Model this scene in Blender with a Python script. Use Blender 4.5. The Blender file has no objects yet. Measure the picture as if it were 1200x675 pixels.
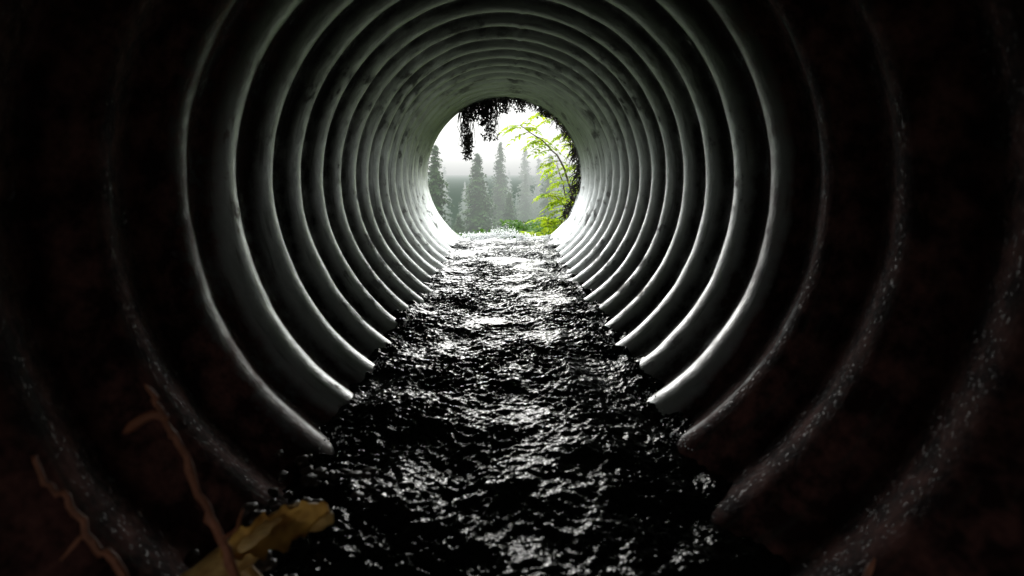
import bpy, math, random
import numpy as np
from mathutils import Vector, Matrix
random.seed(7); rng=np.random.default_rng(11)
S=bpy.context.scene
S.view_settings.view_transform='Standard'; S.view_settings.look='None'; S.view_settings.exposure=0
COL=S.collection

# ---------------------------------------------------------------- helpers
def mesh_obj(name, verts, faces, mat=None, smooth=True, parent=None):
    me=bpy.data.meshes.new(name)
    me.from_pydata([tuple(v) for v in verts],[],[tuple(f) for f in faces])
    me.update()
    if smooth: me.polygons.foreach_set('use_smooth',[True]*len(me.polygons))
    ob=bpy.data.objects.new(name,me); COL.objects.link(ob)
    if mat:
        for m in (mat if isinstance(mat,(list,tuple)) else [mat]): me.materials.append(m)
    if parent: ob.parent=parent
    return ob
def grid_faces(nr,nc,wrap=False):
    f=[]
    for i in range(nr-1):
        for j in range(nc if wrap else nc-1):
            k=(j+1)%nc
            f.append((i*nc+j,i*nc+k,(i+1)*nc+k,(i+1)*nc+j))
    return f
_perm=rng.permutation(4096)
_g=rng.uniform(0,2*math.pi,4096)
def perlin(x,y):
    x=np.asarray(x,float);y=np.asarray(y,float)
    xi=np.floor(x).astype(int);yi=np.floor(y).astype(int);xf=x-xi;yf=y-yi
    def gr(ix,iy,dx,dy):
        a=_g[_perm[(_perm[ix&4095]+iy)&4095]]
        return np.cos(a)*dx+np.sin(a)*dy
    u=xf*xf*xf*(xf*(xf*6-15)+10);v=yf*yf*yf*(yf*(yf*6-15)+10)
    a=gr(xi,yi,xf,yf);b=gr(xi+1,yi,xf-1,yf);c=gr(xi,yi+1,xf,yf-1);d=gr(xi+1,yi+1,xf-1,yf-1)
    return (a*(1-u)+b*u)*(1-v)+(c*(1-u)+d*u)*v
def fbm(x,y,o=4):
    s=0;a=1
    for i in range(o):
        s=s+a*perlin(x*2**i+17.3*i,y*2**i-9.1*i); a*=.5
    return s
class NT:
    def __init__(s,name):
        s.m=bpy.data.materials.new(name); s.m.use_nodes=True
        s.t=s.m.node_tree; s.b=s.t.nodes['Principled BSDF']; s.out=s.t.nodes['Material Output']
    def n(s,t,**k):
        nd=s.t.nodes.new(t)
        for a,b in k.items(): setattr(nd,a,b)
        return nd
    def l(s,a,b): s.t.links.new(a,b)
    def set(s,**k):
        for a,b in k.items(): s.b.inputs[a.replace('_',' ')].default_value=b
    def coord(s,scale=(1,1,1)):
        tc=s.n('ShaderNodeTexCoord'); mp=s.n('ShaderNodeMapping'); mp.inputs['Scale'].default_value=scale
        s.l(tc.outputs['Object'],mp.inputs['Vector']); return mp.outputs['Vector']
    def noise(s,vec,scale,detail=5,rough=.6):
        nd=s.n('ShaderNodeTexNoise'); nd.inputs['Scale'].default_value=scale
        nd.inputs['Detail'].default_value=detail; nd.inputs['Roughness'].default_value=rough
        s.l(vec,nd.inputs['Vector']); return nd.outputs['Fac']
    def ramp(s,fac,stops):
        r=s.n('ShaderNodeValToRGB'); e=r.color_ramp.elements
        while len(e)<len(stops): e.new(.5)
        for i,(p,c) in enumerate(stops):
            e[i].position=p; e[i].color=(c,c,c,1) if not isinstance(c,tuple) else tuple(c)+(1,)
        s.l(fac,r.inputs['Fac']); return r.outputs['Color']
    def mix(s,fac,a,b,bt='MIX'):
        m=s.n('ShaderNodeMix',data_type='RGBA',blend_type=bt)
        for i,v in ((0,fac),(6,a),(7,b)):
            if hasattr(v,'links'): s.l(v,m.inputs[i])
            elif isinstance(v,(int,float)): m.inputs[i].default_value=v if i==0 else (v,v,v,1)
            else: m.inputs[i].default_value=tuple(v)+(1,)
        return m.outputs[2]
    def math(s,op,a,b=0.0,clamp=False):
        m=s.n('ShaderNodeMath',operation=op,use_clamp=clamp)
        for i,v in ((0,a),(1,b)):
            if hasattr(v,'links'): s.l(v,m.inputs[i])
            else: m.inputs[i].default_value=v
        return m.outputs[0]
    def bump(s,h,strength,dist,prev=None):
        b=s.n('ShaderNodeBump'); b.inputs['Strength'].default_value=strength; b.inputs['Distance'].default_value=dist
        s.l(h,b.inputs['Height'])
        if prev is not None: s.l(prev,b.inputs['Normal'])
        return b.outputs['Normal']
    def maprange(s,v,a,b,c=0,d=1):
        m=s.n('ShaderNodeMapRange',interpolation_type='SMOOTHSTEP'); s.l(v,m.inputs[0])
        for i,x in enumerate((a,b,c,d)): m.inputs[i+1].default_value=x
        return m.outputs[0]
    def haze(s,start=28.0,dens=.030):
        # valley mist painted onto the surface as emission, growing with distance down the valley,
        # and its colour is painted darker between the trunks than above the crowns
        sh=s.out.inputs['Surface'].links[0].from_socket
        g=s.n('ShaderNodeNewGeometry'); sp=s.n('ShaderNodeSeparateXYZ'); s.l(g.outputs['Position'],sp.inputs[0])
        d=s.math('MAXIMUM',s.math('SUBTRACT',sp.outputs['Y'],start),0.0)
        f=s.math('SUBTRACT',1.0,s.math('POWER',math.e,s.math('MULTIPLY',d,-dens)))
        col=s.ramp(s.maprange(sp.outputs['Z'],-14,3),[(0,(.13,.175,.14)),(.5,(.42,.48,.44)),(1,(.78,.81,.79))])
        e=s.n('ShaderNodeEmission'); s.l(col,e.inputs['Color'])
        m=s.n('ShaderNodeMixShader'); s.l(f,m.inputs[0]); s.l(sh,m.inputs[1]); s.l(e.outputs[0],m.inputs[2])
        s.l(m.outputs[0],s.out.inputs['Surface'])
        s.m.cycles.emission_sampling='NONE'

# ---------------------------------------------------------------- materials
def mat_metal():
    t=NT('galvanised_steel')
    v=t.coord()
    sep=t.n('ShaderNodeSeparateXYZ'); t.l(v,sep.inputs[0])
    n1=t.noise(v,3.2,3,.65); n2=t.noise(v,17,3,.7); n3=t.noise(v,130,1,.7)
    vs=t.coord((3,28,3)); streak=t.noise(vs,1.6,2,.7)
    base=t.mix(t.ramp(n2,[(.35,0.0),(.7,1.0)]),(.60,.62,.62),(.85,.86,.86))
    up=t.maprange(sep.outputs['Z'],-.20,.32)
    base=t.mix(t.math('MULTIPLY',up,.92),base,(.095,.118,.072))  # dim, greenish light of the roof painted into the base colour
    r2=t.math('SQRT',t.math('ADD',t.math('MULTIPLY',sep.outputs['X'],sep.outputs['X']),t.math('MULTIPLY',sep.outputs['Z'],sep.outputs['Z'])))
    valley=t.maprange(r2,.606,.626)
    near=t.maprange(sep.outputs['Y'],1.10,.9)  # red-brown soil on the near rings, plus darkness painted in with it
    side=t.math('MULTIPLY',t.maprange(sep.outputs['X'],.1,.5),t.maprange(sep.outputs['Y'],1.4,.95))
    dirt_shade=t.math('ADD',t.math('MULTIPLY',near,1.6),t.math('MULTIPLY',side,.7))
    dirt_shade=t.math('ADD',dirt_shade,t.math('MULTIPLY',valley,t.maprange(sep.outputs['Y'],3.8,1.3,.08,1.0)))  # shade in the corrugation valleys painted in along with grime
    dirt_shade=t.math('ADD',dirt_shade,t.math('MULTIPLY',t.math('SUBTRACT',n1,.53),1.1))
    dirt_shade=t.math('ADD',dirt_shade,t.math('MULTIPLY',t.math('SUBTRACT',n2,.5),1.2),clamp=True)
    spots=t.maprange(t.math('ADD',t.math('MULTIPLY',n1,.5),t.math('MULTIPLY',n2,.5)),.55,.62)
    dirt_shade2=t.math('MAXIMUM',dirt_shade,t.math('MULTIPLY',spots,.6))
    mud_shade=t.mix(t.ramp(n2,[(.4,0.0),(.68,1.0)]),(.028,.013,.012),(.20,.085,.072))
    mud_shade=t.mix(t.maprange(sep.outputs['Y'],1.0,1.5),mud_shade,(.035,.034,.028))
    colr=t.mix(dirt_shade2,base,mud_shade)
    colr=t.mix(t.maprange(streak,.54,.74,0,.55),colr,(.06,.06,.05))
    t.l(colr,t.b.inputs['Base Color'])
    t.l(t.math('SUBTRACT',.8,t.math('MULTIPLY',dirt_shade2,.8)),t.b.inputs['Metallic'])
    r=t.math('ADD',.30,t.math('MULTIPLY',n2,.28))
    wet=t.maprange(n3,.57,.70,.75,.38)
    t.l(t.mix(dirt_shade2,r,wet),t.b.inputs['Roughness'])
    t.l(t.math('SUBTRACT',.5,t.math('MULTIPLY',dirt_shade2,.45)),t.b.inputs['Specular IOR Level'])
    h=t.math('ADD',t.math('MULTIPLY',n2,.20),t.math('MULTIPLY',n3,t.math('ADD',.012,t.math('MULTIPLY',dirt_shade2,.05))))
    t.l(t.bump(h,.6,.02),t.b.inputs['Normal'])
    return t.m
def mat_water():
    t=NT('stream_water')
    v=t.coord((1,.8,1)); a=t.noise(v,95,2,.6); c=t.noise(v,26,3,.7)
    sep=t.n('ShaderNodeSeparateXYZ'); t.l(t.coord(),sep.inputs[0])
    # aerated white water only where the stream breaks over the lip
    lip=t.maprange(sep.outputs['Y'],4.02,4.34)
    foam=t.math('MULTIPLY',lip,t.maprange(c,.40,.58))
    t.l(t.mix(foam,(.006,.007,.006),(.85,.87,.88)),t.b.inputs['Base Color'])
    t.l(t.math('ADD',.09,t.math('MULTIPLY',foam,.6)),t.b.inputs['Roughness'])
    t.set(IOR=1.33,Specular_IOR_Level=.36)
    b=t.bump(a,.7,.006); t.l(b,t.b.inputs['Normal'])
    return t.m
def mat_simple(name,c1,c2,scale=8,rough=.8,bump=.4,bd=.02,detail=4,haze=False,stretch=(1,1,1)):
    t=NT(name); v=t.coord(stretch); a=t.noise(v,scale,detail,.65)
    t.l(t.mix(t.ramp(a,[(.3,0.0),(.7,1.0)]),c1,c2),t.b.inputs['Base Color'])
    t.set(Roughness=rough); t.l(t.bump(a,bump,bd),t.b.inputs['Normal'])
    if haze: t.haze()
    return t.m
def mat_leaf(name,c1,c2,trans=.45,scale=6,haze=False):
    t=NT(name); v=t.coord(); a=t.noise(v,scale,2,.6)
    c=t.mix(t.ramp(a,[(.35,0.0),(.65,1.0)]),c1,c2)
    t.l(c,t.b.inputs['Base Color']); t.set(Roughness=.55,Specular_IOR_Level=.25)
    tr=t.n('ShaderNodeBsdfTranslucent'); t.l(c,tr.inputs['Color'])
    mx=t.n('ShaderNodeMixShader'); mx.inputs[0].default_value=trans
    t.l(t.b.outputs[0],mx.inputs[1]); t.l(tr.outputs[0],mx.inputs[2]); t.l(mx.outputs[0],t.out.inputs['Surface'])
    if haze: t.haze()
    return t.m
M_metal=mat_metal(); M_water=mat_water()
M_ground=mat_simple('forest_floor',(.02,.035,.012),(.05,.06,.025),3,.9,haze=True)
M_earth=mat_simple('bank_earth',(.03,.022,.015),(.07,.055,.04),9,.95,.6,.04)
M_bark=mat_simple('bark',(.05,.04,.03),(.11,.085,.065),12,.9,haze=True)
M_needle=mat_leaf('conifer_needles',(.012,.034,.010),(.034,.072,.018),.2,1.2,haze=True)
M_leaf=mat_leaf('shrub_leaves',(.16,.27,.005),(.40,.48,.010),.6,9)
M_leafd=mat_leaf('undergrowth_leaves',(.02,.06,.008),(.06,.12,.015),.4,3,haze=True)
M_root=mat_simple('root_and_moss',(.010,.008,.006),(.03,.024,.016),20,.95)
M_twig=mat_simple('twig_bark',(.20,.07,.035),(.46,.17,.09),60,.6,.5,.002)
M_wood=mat_simple('peeled_wood',(.34,.17,.045),(.85,.56,.20),26,.5,.6,.004,stretch=(1,2.2,2.2))
M_dead=mat_leaf('dead_leaf',(.30,.14,.03),(.80,.48,.12),.6,34)
M_stone=mat_simple('wet_stone',(.02,.016,.012),(.08,.055,.04),25,.4,.6,.006)
M_foam=mat_leaf('white_water',(.9,.91,.92),(.97,.97,.97),.7,40)

# ---------------------------------------------------------------- culvert
R=.6; A=.0145; P=.2; Y1=4.37; Y0=-2.15; C0=1.008  # unseen upstream end left open behind the camera as added fill light
def prof(y):
    ph=2*math.pi*(y-C0)/P
    return R+A-A*np.cos(ph)
ys=np.arange(Y0,Y1+1e-6,P/14); ys[-1]=Y1
nt=220
th=np.linspace(0,2*math.pi,nt,endpoint=False)
TH,YY=np.meshgrid(th,ys)
lap=np.where(np.abs(((TH-math.radians(83)+math.pi)%(2*math.pi))-math.pi)<.02,.004,0)
RR=prof(YY)+.006*fbm(np.cos(TH)*1.6+5,YY*1.0+np.sin(TH)*1.6,3)+.0014*fbm(np.cos(TH)*9+5,YY*6+np.sin(TH)*9,2)-lap
V=np.stack([RR*np.cos(TH),YY,RR*np.sin(TH)],-1).reshape(-1,3)
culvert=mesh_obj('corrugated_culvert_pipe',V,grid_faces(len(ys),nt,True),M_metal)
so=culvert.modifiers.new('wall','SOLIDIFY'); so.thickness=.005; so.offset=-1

# ---------------------------------------------------------------- water
WZ=-.500
xs=np.linspace(-.42,.42,300)
yw=np.concatenate([np.arange(-3.0,.5,.04),np.arange(.5,4.9,.0038)])
X,Y=np.meshgrid(xs,yw)
wx=X+.03*fbm(X*7+3,Y*5,2); wy=Y+.04*fbm(X*6-8,Y*4+2,2)
big=.024*fbm(wx*4.5,wy*4.5,3)
rid=1-np.abs(perlin(wx*24,wy*29))*2.4
rid2=1-np.abs(perlin(wx*56+4,wy*68+7))*2.4
mod=.40+1.5*np.clip(fbm(X*4.5+1,Y*3+5,2)+.35,0,1)
Z=WZ+big+mod*(.0054*rid+.0033*rid2+.0020*perlin(wx*105,wy*120))-.006
Z+= .014*np.exp(-((np.abs(X)-.35)/.06)**2)*perlin(X*25,Y*18)
Z-= np.where(Y>4.36,(Y-4.36)**2*2.6,0)
Vw=np.stack([X,Y,Z],-1).reshape(-1,3)
water=mesh_obj('stream_water',Vw,grid_faces(len(yw),len(xs)),M_water)

def droplets(name,pts,rad,mat):
    V=[];F=[]
    for (p,r,el) in zip(pts,rad[0],rad[1]):
        b=len(V)
        d=Vector((random.gauss(0,.5),random.gauss(0,.5),1)).normalized()
        q=d.to_track_quat('Z','Y')
        for k,(rr,zz) in enumerate(((.0,-1),(.8,-.5),(1,0),(.6,.6),(0,1.2))):
            if rr==0: V.append(Vector(p)+q@Vector((0,0,zz*r*el)))
            else:
                for j in range(5):
                    a=j*2*math.pi/5; V.append(Vector(p)+q@Vector((rr*r*math.cos(a),rr*r*math.sin(a),zz*r*el)))
        for j in range(5):
            k=(j+1)%5
            F.append((b,b+1+k,b+1+j))
            for L in (1,6): F.append((b+L+j,b+L+k,b+L+5+k,b+L+5+j))
            F.append((b+11+j,b+11+k,b+16))
    return mesh_obj(name,V,F,mat)
pts=[];rr=[];el=[]
for i in range(1000):
    cx=random.choice([-.27,-.16,-.10,-.05,.0,.06,.12]); x=random.gauss(cx,.05); h=abs(random.gauss(0,.020))*(2.2 if abs(x)<.1 else .6)
    pts.append((x,random.gauss(4.33,.06),WZ+.006+h)); rr.append(random.uniform(.002,.008)*(1-min(.75,h*9))); el.append(random.uniform(.8,2.2))
for k in range(0,17):
    yc=C0+k*P
    for sg in (-1,1):
        for i in range(34):
            x=sg*(math.sqrt(R*R-WZ*WZ)-abs(random.gauss(0,.03)))
            pts.append((x,yc+random.gauss(-.01,.03),WZ+.010+abs(random.gauss(0,.008)))); rr.append(random.uniform(.0006,.0022)); el.append(random.uniform(.8,1.6))
droplets('white_water_splash',pts,(rr,el),M_foam)

# ---------------------------------------------------------------- terrain
def ground_z(x,y):
    z=np.where(y<4.5,-1.3,-1.3-.15*np.clip(y-4.5,0,85))
    z=z+np.clip(y-130,0,800)*.0165
    z=z+.25*fbm(x*.25,y*.25,3)*np.clip((y-4)/6,0,1)*2
    return z
gy=np.concatenate([np.linspace(-200,0,12),np.linspace(2,40,60),np.linspace(42,140,40),np.linspace(150,900,30)])
gx=np.concatenate([np.linspace(-700,-45,20),np.linspace(-40,40,90),np.linspace(45,700,20)])
X,Y=np.meshgrid(gx,gy)
mesh_obj('ground',np.stack([X,Y,ground_z(X,Y)],-1).reshape(-1,3),grid_faces(len(gy),len(gx)),M_ground)
rs=np.concatenate([np.linspace(.65,1.5,14),np.linspace(1.7,6,20),np.linspace(7,40,14)])
ta=np.linspace(0,2*math.pi,120,endpoint=False)
TA,RS=np.meshgrid(ta,rs)
zx=RS*np.sin(TA); ex=RS*np.cos(TA)
k=np.clip((RS-.65)/.8,0,1)
ey=4.30-.9*np.clip(zx+.6,0,2.0)*k-np.clip(zx-1.4,0,99)*3+.12*k*fbm(ex*1.5,zx*1.5,3)
ym=(4.30+Y0+.07)/2
ez=np.minimum(zx,1.4+.04*fbm(ex,ey,2))
ey=np.maximum(ey,ym)
V1=np.stack([ex,ey,ez],-1).reshape(-1,3); V2=np.stack([ex,2*ym-ey,ez],-1).reshape(-1,3)
f1=grid_faces(len(rs),120,True); n1=len(V1)
mesh_obj('road_embankment',np.concatenate([V1,V2]),f1+[tuple(q+n1 for q in f[::-1]) for f in f1],M_earth)

# ---------------------------------------------------------------- tubes
def tube(V,F,path,rads,n=7):
    b0=len(V); path=[Vector(p) for p in path]
    for i,p in enumerate(path):
        d=(path[min(i+1,len(path)-1)]-path[max(i-1,0)]).normalized()
        q=d.to_track_quat('Z','Y')
        for j in range(n):
            a=2*math.pi*j/n; V.append(p+q@Vector((rads[i]*math.cos(a),rads[i]*math.sin(a),0)))
    for i in range(len(path)-1):
        for j in range(n):
            k=(j+1)%n; F.append((b0+i*n+j,b0+i*n+k,b0+(i+1)*n+k,b0+(i+1)*n+j))
    F.append(tuple(b0+j for j in range(n))[::-1]); F.append(tuple(b0+(len(path)-1)*n+j for j in range(n)))
def smooth_path(ctrl,n,jit=0):
    out=[];c=[Vector(p) for p in ctrl]; m=len(c)-1
    for i in range(n+1):
        t=i/n*m; k=min(int(t),m-1); u=t-k
        p0=c[max(k-1,0)];p1=c[k];p2=c[k+1];p3=c[min(k+2,m)]
        p=.5*((2*p1)+(p2-p0)*u+(2*p0-5*p1+4*p2-p3)*u*u+(3*p1-p0-3*p2+p3)*u**3)
        out.append(p+Vector([random.gauss(0,jit) for _ in range(3)]))
    return out

# ---------------------------------------------------------------- conifers
def conifer_geo(x,y,zb,H,rb,dens=1.0,seed=0):
    rd=random.Random(seed); V=[];F=[];MI=[]
    lean=rd.uniform(-.02,.02)
    tube(V,F,[(x+lean*H*t,y,zb+H*t) for t in (0,.3,.6,.85,1)],[.018*H,.014*H,.008*H,.004*H,.001*H],6)
    MI+= [0]*len(F)
    nl=int(62*dens)
    for i in range(nl):
        t=.06+.93*(i/nl)
        z=zb+H*t; L0=rb*((1-t)**.75)*rd.uniform(.75,1.2)+.05*rb
        nb=rd.randint(8,11)
        for b in range(nb):
            az=rd.uniform(0,2*math.pi); L=L0*rd.uniform(.5,1.15)
            dx,dy=math.cos(az),math.sin(az); droop=rd.uniform(.3,.65)
            segs=max(3,int(5*(L/rb)+2))
            zz=z+rd.uniform(-.5,.5)*H/nl
            for s in range(segs):
                u=(s+.4)/segs
                cx=x+lean*H*t+dx*L*u; cy=y+dy*L*u; cz=zz-droop*L*u*u+.12*L*u
                w=L*.32*(1.15-u)+.05*rb
                hw=w*.30
                for sd in (-1,1):
                    a2=az+sd*rd.uniform(.5,1.1)
                    ex_=cx+math.cos(a2)*w; ey_=cy+math.sin(a2)*w; ez_=cz-w*rd.uniform(.15,.8)
                    n=len(V)
                    V.extend([Vector((cx-dx*hw,cy-dy*hw,cz+hw*.5)),Vector((cx+dx*hw,cy+dy*hw,cz-hw*.5)),Vector((ex_+rd.uniform(-hw,hw),ey_,ez_))])
                    F.append((n,n+1,n+2)); MI.append(1)
                n=len(V); hw=w*.42
                V.extend([Vector((cx-dx*hw,cy-dy*hw,cz)),Vector((cx+dx*hw,cy+dy*hw,cz)),Vector((cx+rd.uniform(-hw,hw),cy,cz-w*rd.uniform(.5,1)))])
                F.append((n,n+1,n+2)); MI.append(1)
    return V,F,MI
def conifer(name,*a,**k):
    V,F,MI=conifer_geo(*a,**k)
    ob=mesh_obj(name,V,F,[M_bark,M_needle],smooth=False); ob.data.polygons.foreach_set('material_index',MI); return ob
# (x, distance, top z, base radius)
hero=[(-4.25,33,1.9,1.75),(-1.75,38,1.6,2.1),(-.45,44,2.8,1.8),(1.9,52,.2,1.6),(-3.0,36,-2.6,1.2),(3.6,44,.2,1.7),(.35,40,-1.2,1.5)]
for i,(x,y,top,rb) in enumerate(hero):
    zb=float(ground_z(np.array(float(x)),np.array(float(y))))-.1
    conifer('conifer_tree',x,y,zb,top-zb,rb,1.0,seed=20+i)
V=[];F=[];MI=[]
far=[(2.5,60,3.2,2.3),(4.3,68,2.4,2.3),(4.9,56,2.3,2.0),(-9.5,85,1.5,2.2),(-6.5,88,-1,2.2),(8.6,90,4,2.4),(-3.4,100,-1,2.3),(1.0,95,1.0,2.3),(-12,75,3,2),(11,72,4,2),(-1.5,78,-2.5,2),(-5,70,-3.5,1.7),(3.6,62,-2,1.6)]
rd=random.Random(5)
for i in range(50):
    y=rd.uniform(65,130); x=rd.uniform(-.4,.4)*y*.9
    far.append((x,y,rd.uniform(-7,-.01*y) if abs(x)<.13*y else rd.uniform(-2,6),rd.uniform(1.8,2.6)))
for i,(x,y,top,rb) in enumerate(far):
    zb=float(ground_z(np.array(float(x)),np.array(float(y))))-.1
    v,f,m=conifer_geo(x,y,zb,max(5,top-zb),rb,.6,seed=100+i); b=len(V)
    V+=v; F+=[tuple(b+q for q in g) for g in f]; MI+=m
ob=mesh_obj('distant_conifer_forest',V,F,[M_bark,M_needle],smooth=False); ob.data.polygons.foreach_set('material_index',MI)

# ---------------------------------------------------------------- leaves
def leaf(V,F,MI,p,d,up,L,W,mi=1):
    d=d.normalized(); s=d.cross(up)
    if s.length<1e-4: s=Vector((1,0,0))
    s.normalize(); nrm=s.cross(d)
    b=len(V)
    V.extend([p,p+d*L*.35+s*W*.5+nrm*W*.12,p+d*L*.35-nrm*W*.05,p+d*L*.35-s*W*.5+nrm*W*.12,p+d*L*.72+s*W*.36+nrm*W*.05,p+d*L*.72-nrm*W*.12,p+d*L*.72-s*W*.36+nrm*W*.05,p+d*L-nrm*W*.3])
    for f in ((0,2,1),(0,3,2),(1,2,5,4),(2,3,6,5),(4,5,7),(5,6,7)):
        F.append(tuple(b+q for q in f)); MI.append(mi)
def pinnate(V,F,MI,p,d,L,n,lw,mi=1):
    d=d.normalized(); path=[p+d*L*t+Vector((0,0,-.35*L*t*t)) for t in (0,.25,.5,.75,1)]
    c=len(F); tube(V,F,path,[.0022,.002,.0016,.0012,.0008],4); MI+=[0]*(len(F)-c)
    for i in range(n):
        t=.22+.78*i/(n-1); q=p+d*L*t+Vector((0,0,-.35*L*t*t))
        s=d.cross(Vector((0,0,1))).normalized()
        for sg in (-1,1):
            ll=lw*(1.1-.5*abs(t-.5)*1.6)*random.uniform(.85,1.15)
            leaf(V,F,MI,q,s*sg+d*.45+Vector((0,0,random.uniform(-.5,.1))),Vector((random.gauss(0,.2),random.gauss(0,.2),1)),ll,ll*.46,mi)
    leaf(V,F,MI,path[-1],d+Vector((0,0,-.5)),Vector((0,0,1)),lw*1.1,lw*.45,mi)
V=[];F=[];MI=[]
stems=[
 [(.95,5.6,-1.5),(.80,5.6,-.6),(.62,5.6,.05),(.42,5.6,.32),(.16,5.5,.50)],
 [(.95,5.7,-1.4),(.86,5.6,-.5),(.78,5.6,.1),(.66,5.5,.40),(.38,5.4,.62)],
 [(.9,5.8,-1.4),(.76,5.8,-.8),(.64,5.8,-.32),(.44,5.7,-.20)],
 [(.9,6.0,-1.4),(.66,6.0,-.95),(.48,5.9,-.74),(.30,5.8,-.62)],
 [(.9,5.7,-1.4),(.72,5.7,-.8),(.58,5.6,-.52),(.44,5.5,-.44)],
 [(.98,5.6,-1.4),(.92,5.5,-.5),(.86,5.4,.2),(.80,5.3,.7)],
 [(.9,6.2,-1.4),(.8,6.2,-.7),(.68,6.2,-.15),(.60,6.2,.12)]]
for si,st in enumerate(stems):
    pth=smooth_path(st,18,.006); c=len(F)
    tube(V,F,pth,[.014*(1-i/19)+.003 for i in range(19)],6); MI+=[0]*(len(F)-c)
    for i in range(4,19):
        for kk in range(3 if i>8 else 2):
            if random.random()<.2: continue
            az=random.uniform(0,2*math.pi); d=Vector((math.cos(az)-.15,math.sin(az)*.8,random.uniform(-.35,.35)))
            pinnate(V,F,MI,pth[i],d,random.uniform(.12,.22),random.randint(4,6),random.uniform(.055,.088))
shrub=mesh_obj('leafy_shrub',V,F,[M_bark,M_leaf],smooth=False); shrub.data.polygons.foreach_set('material_index',MI)
V=[];F=[];MI=[]
for c in range(80):
    y=random.uniform(9,30); x=random.uniform(-.28,.28)*y
    zt=-(.105+random.uniform(0,.03))*y + (.02*y if x>.03*y else 0)
    r=random.uniform(.35,.7)*(y/14)
    for i in range(150):
        p=Vector((x+random.gauss(0,r*.6),y+random.gauss(0,r*.6),zt-abs(random.gauss(0,r*.7))))
        leaf(V,F,MI,p,Vector((random.gauss(0,1),random.gauss(0,1),random.gauss(0,.6))),Vector((random.gauss(0,.4),random.gauss(0,.4),1)),.16*y/14,.09*y/14)
    zg=float(ground_z(np.array(x),np.array(y)))
    cc=len(F); tube(V,F,[(x,y,zg-.1),(x,y,zt)],[.03,.01],5); MI+=[0]*(len(F)-cc)
ob=mesh_obj('undergrowth',V,F,[M_bark,M_leafd],smooth=False); ob.data.polygons.foreach_set('material_index',MI)

# ---------------------------------------------------------------- hanging roots & moss at the mouth
V=[];F=[]
def strand(x,z,L,r,y=None,wig=.012):
    y=4.40+random.uniform(-.04,.06) if y is None else y
    n=6; p=[Vector((x,y,z))]
    for i in range(n): p.append(p[-1]+Vector((random.gauss(0,wig),random.gauss(0,wig*.6),-L/n)))
    tube(V,F,p,[r*(1-.8*i/n) for i in range(n+1)],4)
def clump(x,z,L,w,n):
    for i in range(n):
        strand(x+random.gauss(0,w*.5),z+random.uniform(0,.03),L*random.uniform(.45,1.05),random.uniform(.002,.006),wig=.008)
    for i in range(n*5):
        t=random.random()**.8; px=x+random.gauss(0,w*.42); pz=z-L*t*.95
        d=Vector((random.gauss(0,1),random.gauss(0,1),random.gauss(-.4,1))).normalized()*random.uniform(.012,.032)
        b=len(V); q=Vector((px,4.40+random.gauss(0,.025),pz)); s=Vector((d.z,d.y,-d.x))*.35
        V.extend([q-s,q+s,q+d]); F.append((b,b+1,b+2))
for i in range(420):
    a=math.radians(random.uniform(48,122)); 
    strand(.625*math.cos(a),.625*math.sin(a)+.02,random.uniform(.02,.10)*(1.4 if 85<math.degrees(a)<118 else 1),random.uniform(.003,.007))
clump(-.30,.50,.35,.045,40); clump(-.285,.31,.20,.035,26)
clump(-.11,.60,.34,.075,60); clump(-.16,.6,.22,.05,34); clump(-.24,.58,.16,.06,30); clump(0,.62,.13,.06,25); clump(.14,.61,.11,.05,20); clump(.33,.55,.09,.05,20)
for i in range(260):
    a=math.radians(random.uniform(-38,48))
    rr_=.63-random.random()*.05
    strand(rr_*math.cos(a),rr_*math.sin(a)+.04,random.uniform(.04,.14),random.uniform(.003,.007))
roots=mesh_obj('hanging_roots',V,F,M_root)

# ---------------------------------------------------------------- foreground twigs, driftwood, dead leaf, stones
V=[];F=[]
tube(V,F,smooth_path([(-.320,.5,-.204),(-.306,.5,-.235),(-.294,.5,-.252),(-.276,.5,-.300),(-.262,.5,-.325),(-.246,.5,-.370),(-.21,.51,-.51)],30,.0009),[.0024+.0018*i/30+.0012*(i%6==0) for i in range(31)],8)
tube(V,F,smooth_path([(-.307,.5,-.224),(-.322,.498,-.219),(-.344,.495,-.234)],6,.0005),[.003,.0035,.004,.004,.0045,.005,.002],8)
tube(V,F,smooth_path([(-.318,.5,-.207),(-.328,.5,-.192)],4,.0004),[.003,.0026,.002,.0017,.001],6)
tube(V,F,smooth_path([(-.258,.5,-.335),(-.240,.49,-.318),(-.234,.49,-.30)],6,.0004),[.0022,.002,.0018,.0016,.0014,.0012,.001],6)
mesh_obj('twig',V,F,M_twig)
V=[];F=[]
tube(V,F,smooth_path([(-.387,.45,-.232),(-.374,.45,-.256),(-.358,.45,-.268),(-.337,.45,-.307),(-.313,.45,-.332),(-.26,.47,-.50)],24,.0009),[.0018+.0020*i/24 for i in range(25)],8)
tube(V,F,smooth_path([(-.345,.45,-.296),(-.357,.44,-.311)],4,.0004),[.0022,.002,.0016,.0012,.001],6)
mesh_obj('twig',V,F,M_twig)
V=[];F=[]
pp=smooth_path([(-.42,.57,-.500),(-.345,.59,-.452),(-.285,.6,-.412),(-.245,.62,-.392),(-.20,.64,-.402)],30,.0006)
tube(V,F,pp,[(.021+.0015*math.sin(i*.55)-.0003*i)*(1 if i<29 else .6) for i in range(31)],16)
tube(V,F,smooth_path([(-.300,.6,-.420),(-.262,.59,-.448),(-.235,.58,-.480)],10,.0005),[.010-.0006*i for i in range(11)],10)
mesh_obj('driftwood_branch',V,F,M_wood)
V=[];F=[]
tube(V,F,smooth_path([(.335,.5,-.50),(.322,.5,-.40),(.340,.5,-.352)],8,.001),[.003]*8+[.001],6)
mesh_obj('twig',V,F,M_twig)
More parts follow.
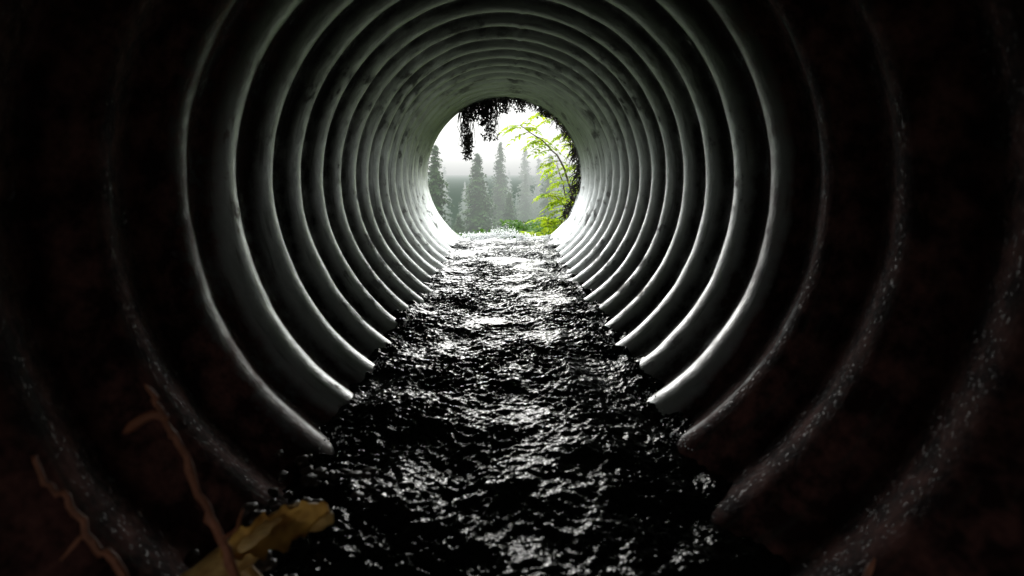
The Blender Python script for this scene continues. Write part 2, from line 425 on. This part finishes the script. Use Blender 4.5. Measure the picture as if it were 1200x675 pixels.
def dead_leaf(base,tip,up,W,curl,seed):
    base=Vector(base);tip=Vector(tip);d=tip-base;L=d.length;d.normalize();s=d.cross(Vector(up)).normalized();n=s.cross(d)
    V=[];nu,nv=26,13
    for i in range(nu):
        u=i/(nu-1); w=W*(math.sin(math.pi*min(1,u*.92+.04))**.8)*(1+.22*math.sin(u*31+seed)+.10*math.sin(u*67))
        for j in range(nv):
            q=(j/(nv-1)-.5)*2
            V.append(base+d*L*u+s*w*q*math.cos(curl*abs(q))+n*(W*curl*q*q*.7+.10*W*math.sin(u*9+q*3+seed)+.05*W*math.cos(q*8)*math.sin(u*24)-.25*W*math.sin(math.pi*u)*curl))
    mesh_obj('dead_leaf',V,grid_faces(nu,nv),M_dead)
dead_leaf((-.300,.58,-.405),(-.195,.61,-.376),(.0,-.55,.85),.024,.45,2.6)
def stone(V,F,c,r):
    b=len(V); nu,nv=9,12; sx,sy,sz=[random.uniform(.7,1.25) for _ in range(3)]; o=random.uniform(0,50)
    for i in range(nu):
        ph=math.pi*i/(nu-1)
        for j in range(nv):
            a=2*math.pi*j/nv; d=Vector((math.sin(ph)*math.cos(a),math.sin(ph)*math.sin(a),math.cos(ph)))
            k=1+.5*float(perlin(d.x*1.3+o,d.y*1.3+d.z*1.7+o))
            V.append(Vector(c)+Vector((d.x*sx,d.y*sy,d.z*sz*.6))*r*k)
    for f in grid_faces(nu,nv,True): F.append(tuple(b+q for q in f))
V=[];F=[]
for i in range(110):
    y=random.uniform(.5,.95); x=-.29+random.gauss(0,.05)
    stone(V,F,(x,y,-.510+max(0,(-.24-x))*.2+random.uniform(-.008,.006)),random.uniform(.005,.015))
mesh_obj('gravel',V,F,M_stone)

# ---------------------------------------------------------------- sky & sun
W=bpy.data.worlds.new('World'); S.world=W; W.use_nodes=True; t=W.node_tree
bg=t.nodes['Background']; bg.inputs['Strength'].default_value=.12
sk=t.nodes.new('ShaderNodeTexSky'); sk.sky_type='NISHITA'; sk.sun_disc=False
SAZ=math.radians(-4); SEL=math.radians(15)
sk.sun_elevation=SEL; sk.sun_rotation=SAZ; sk.air_density=1; sk.dust_density=4
hs=t.nodes.new('ShaderNodeHueSaturation'); hs.inputs['Saturation'].default_value=.12
t.links.new(sk.outputs[0],hs.inputs['Color'])
tc=t.nodes.new('ShaderNodeTexCoord'); sp=t.nodes.new('ShaderNodeSeparateXYZ'); t.links.new(tc.outputs['Generated'],sp.inputs[0])
def mrange(a,b,c,d):
    mr=t.nodes.new('ShaderNodeMapRange'); mr.interpolation_type='SMOOTHSTEP'; t.links.new(sp.outputs['Z'],mr.inputs[0])
    for i,x in enumerate((a,b,c,d)): mr.inputs[i+1].default_value=x
    return mr.outputs[0]
ad=t.nodes.new('ShaderNodeMath'); ad.operation='ADD'
t.links.new(mrange(-.05,.10,4.9,8.0),ad.inputs[0]); t.links.new(mrange(.14,.40,0,42),ad.inputs[1])
tint=t.nodes.new('ShaderNodeVectorMath'); tint.operation='SCALE'; tint.inputs[0].default_value=(.965,1.0,.98)
t.links.new(ad.outputs[0],tint.inputs['Scale'])
mx=t.nodes.new('ShaderNodeMix'); mx.data_type='RGBA'; mx.inputs[0].default_value=.94
t.links.new(hs.outputs[0],mx.inputs[6]); t.links.new(tint.outputs[0],mx.inputs[7])
t.links.new(mx.outputs[2],bg.inputs['Color'])
sl=bpy.data.lights.new('sun','SUN'); sl.energy=1.5; sl.angle=math.radians(25); sl.color=(1,.98,.95)
so=bpy.data.objects.new('sun',sl); COL.objects.link(so)
so.rotation_euler=Vector((-math.sin(SAZ)*math.cos(SEL),-math.cos(SAZ)*math.cos(SEL),-math.sin(SEL))).to_track_quat('-Z','Y').to_euler()

# ---------------------------------------------------------------- camera
cam=bpy.data.cameras.new('camera'); co=bpy.data.objects.new('camera',cam); COL.objects.link(co)
cam.sensor_width=36; cam.lens=19.2; cam.clip_end=3000; cam.clip_start=.02
cam.shift_y=-.111; cam.shift_x=.008
co.location=(0,0,0); co.rotation_euler=(math.radians(90),0,0)
cam.dof.use_dof=True; cam.dof.focus_distance=3.0; cam.dof.aperture_fstop=4.0
S.camera=co
